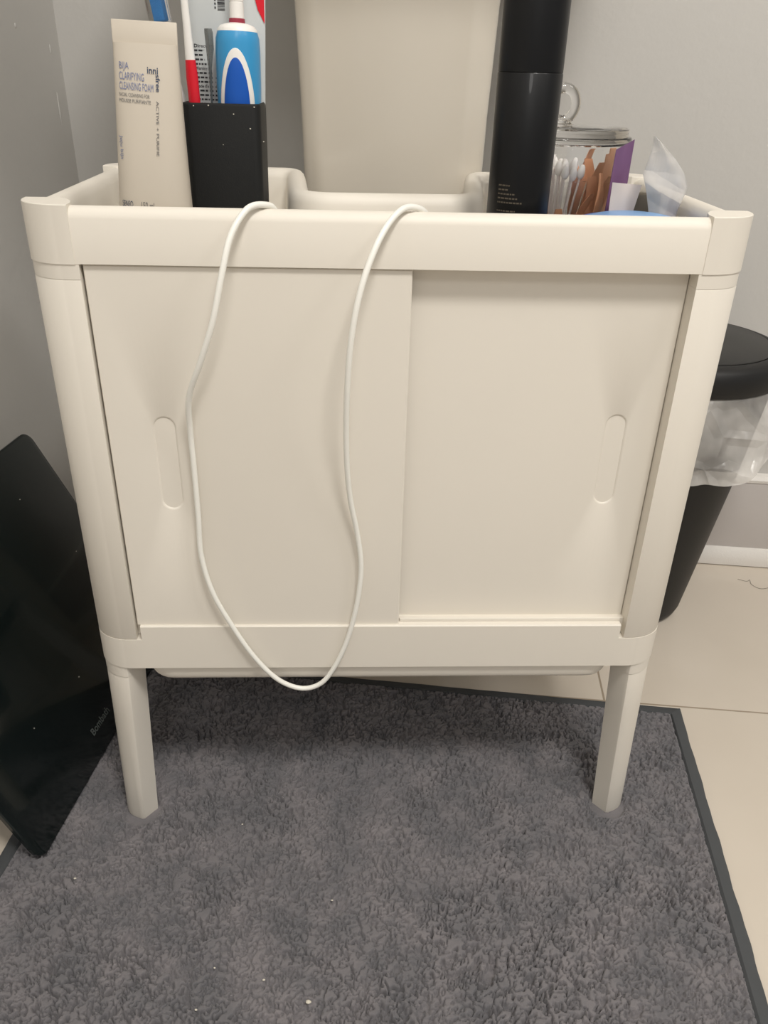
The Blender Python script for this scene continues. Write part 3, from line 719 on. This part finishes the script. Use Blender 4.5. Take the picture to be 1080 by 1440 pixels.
# peach strips in the jar
def strip(px, py, h, lean, curl, wd, fa):
    b = bmesh.new(); n = 16; L = []
    for k in range(n + 1):
        t = k / n; z = ZF + .009 + h * t; s = lean * t + curl * math.sin(t * 3.0); w_ = wd * (.55 + .45 * math.sin(.4 + 2.4 * t)) * (1 + .10 * math.sin(11 * t + px * 900))
        c_ = Vector((px + s, py - .25 * s + .002 * math.sin(4 * t), z)); nn = Vector((math.cos(fa + .5 * t), math.sin(fa + .5 * t), 0)); th = Vector((-nn.y, nn.x, 0)) * .0004
        L.append([c_ - nn * w_ - th, c_ + nn * w_ - th, c_ + nn * w_ + th, c_ - nn * w_ + th])
    loft(b, L); return b
SP = [(.132, .182, .050, -.002, .002, .0050, .3), (.141, .163, .034, .002, -.003, .0060, -.2), (.150, .158, .044, -.004, .003, .0055, .4), (.158, .155, .030, .004, .002, .0055, .1),
      (.186, .160, .058, .004, .005, .0060, -.3), (.180, .154, .044, .012, -.004, .0050, .2), (.190, .153, .062, .006, .006, .0055, .5), (.196, .164, .070, .005, -.006, .0065, .1),
      (.197, .176, .076, .010, .003, .0060, .4), (.203, .170, .058, .010, -.005, .0055, -.3), (.206, .185, .082, .008, .004, .0060, .2), (.212, .192, .070, .008, -.003, .0055, .5),
      (.187, .196, .064, -.005, .006, .0070, 0), (.192, .212, .078, .012, -.005, .0060, .3), (.202, .205, .068, -.004, .004, .0070, -.2), (.176, .152, .026, .008, .002, .0055, .3)]
for a in SP:
    b = strip(*a)
    tag(link('adhesive_strip', b, M_peach, smooth=60), 'peach-coloured curled strip standing inside the glass jar', 'strip', 'peach strips in the glass jar')

# ---------------------------------------------------------------- packets, box, sachet and tin on the right
def sheet(bm, P, th, puff=0, n=10, mi=0, T=None, wr=0):
    """four-corner crumpled sheet with two faces; P = bl, br, tr, tl"""
    P = [Vector(p) for p in P]; nrm = (P[1] - P[0]).cross(P[3] - P[0]).normalized(); F = []; Bk = []
    for j in range(n + 1):
        for i in range(n + 1):
            u, v = i / n, j / n; p = P[0].lerp(P[1], u).lerp(P[3].lerp(P[2], u), v)
            e = math.sin(math.pi * u) * math.sin(math.pi * v); ww = wr * (math.sin(7 * u + 5 * v) + .6 * math.sin(13 * v - 6 * u)) * min(1, 4 * e + .2)
            F.append(bm.verts.new(p + nrm * (th / 2 + puff * e ** .6 + ww))); Bk.append(bm.verts.new(p - nrm * (th / 2 + puff * e ** .6 - ww)))
    W = n + 1
    for j in range(n):
        for i in range(n):
            a = j * W + i; q = (a, a + 1, a + W + 1, a + W)
            f = bm.faces.new([F[k] for k in q]); f.material_index = mi; f = bm.faces.new([Bk[k] for k in reversed(q)]); f.material_index = mi
    bd_ = [i for i in range(W)] + [j * W + n for j in range(1, W)] + [n * W + i for i in range(n - 1, -1, -1)] + [j * W for j in range(n - 1, 0, -1)]
    for k in range(len(bd_)):
        a, b_ = bd_[k], bd_[(k + 1) % len(bd_)]; f = bm.faces.new((F[a], Bk[a], Bk[b_], F[b_])); f.material_index = mi
bm = bmesh.new(); sheet(bm, [(.2000, .1360, ZF), (.2185, .1380, ZF), (.2205, .1400, .7130), (.2045, .1380, .7045)], .0008, wr=.0006)
tag(link('foil_sachet', bm, M_purple, smooth=60), 'purple sachet standing up against the glass jar', 'sachet')
bm = bmesh.new(); sheet(bm, [(.2000, .118, ZF), (.2150, .120, ZF), (.2280, .1230, .6770), (.2000, .1200, .6790)], .0006, .0012, wr=.0006)
tag(link('paper_packet', bm, M_paper, smooth=60), 'small white paper packet in front of the purple sachet', 'packet')
BXo = thing('cardboard_box', 'small grey-brown cardboard box beside the translucent sachet in the tray', 'box', (.234, .13, ZF))
bm = bmesh.new(); box(bm, .2240, .2500, .1270, .1400, ZF, .6690, .0022); link('carton', bm, M_box, BXo)
def bagsheet(bm):
    n = 14; O = [[(.2380, ZF), (.2540, ZF)], [(.2340, .640), (.2550, .645)], [(.2300, .660), (.2560, .660)], [(.2250, .675), (.2590, .672)], [(.2190, .6885), (.2610, .6790)], [(.2215, .6990), (.2560, .6900)], [(.2235, .7080), (.2450, .7020)], [(.2235, .7165), (.2310, .7140)], [(.2235, .7185), (.2255, .7180)]]
    F = []; B = []
    for j, (a, b) in enumerate(O):
        for i in range(n + 1):
            u = i / n; x = a[0] + (b[0] - a[0]) * u; z = a[1] + (b[1] - a[1]) * u; e = math.sin(math.pi * u) * math.sin(math.pi * (j + .4) / 9)
            y = .100 + .0012 * math.sin(8 * u + j) + .0008 * math.sin(17 * u - 2 * j) ; p = .0045 * e ** .6 + .0002
            F.append(bm.verts.new((x, y - p, z))); B.append(bm.verts.new((x, y + p, z)))
    W = n + 1
    for j in range(len(O) - 1):
        for i in range(n):
            a = j * W + i; q = (a, a + 1, a + W + 1, a + W); bm.faces.new([F[k] for k in q]); bm.faces.new([B[k] for k in reversed(q)])
        for i in (0, n): a = j * W + i; bm.faces.new((F[a], F[a + W], B[a + W], B[a]))
bm = bmesh.new(); bagsheet(bm); tag(link('plastic_sachet', bm, M_bag, smooth=60), 'empty translucent plastic sachet standing in the tray corner', 'sachet')
TN = thing('cream_tub', 'round tub with shallow domed blue lid behind the front rail', 'tub', (.2035, .070, ZF))
bm = bmesh.new(); lathe(bm, [(.036, ZF), (.040, ZF + .002), (.041, .6425), (.030, .6430)], 48, .2100, .0740); link('tub', bm, M_white, TN)
bm = bmesh.new(); lathe(bm, [(.0470, .6420), (.0500, .6424), (.0505, .6495), (.0490, .6530), (.0445, .6545)], 56, .2100, .0740); ll = link('lid', bm, M_bluerim, TN)
bm = bmesh.new(); lathe(bm, [(.0443, .6540), (.036, .6565), (.028, .6582), (.018, .6592), (.006, .6596)], 56, .2100, .0740, cap0=False); link('lid_dome', bm, M_bluelid, ll)

# ---------------------------------------------------------------- specks
def crumb(loc, s, label):
    b = bmesh.new(); bmesh.ops.create_icosphere(b, subdivisions=2, radius=1); rd = random.Random(int(loc[0] * 1e4))
    for v in b.verts: v.co = Vector((v.co.x * s * 1.3, v.co.y * s, v.co.z * s * .6)) * rd.uniform(.75, 1.15) + Vector(loc)
    tag(link('lint_speck', b, M_lint, smooth=60), label, 'lint', 'pale specks of lint on the rug')
for (x, y, s) in ((-.0705, -.2147, .0021), (-.1134, -.1933, .0011), (-.3204, -.0811, .0011), (-.051, -.112, .0009), (-.1539, -.015, .0008), (-.172, -.2193, .0010), (-.1609, -.1807, .0008)):
    crumb((x, y, .0128), s, 'tiny pale speck of lint caught in the rug pile')
bm = bmesh.new(); tube(bm, smooth_path([(.640, .500, .0006), (.652, .492, .0012), (.660, .497, .0006), (.657, .482, .0010), (.668, .470, .0006), (.690, .476, .0006)], 8), .00026, 6)
tag(link('hair_strand', bm, mat('dark_hair', (70, 60, 50), .6, bump=(300, .1, .0001)), smooth=60), 'thin dark curled hair lying on the floor tile near the skirting', 'hair')
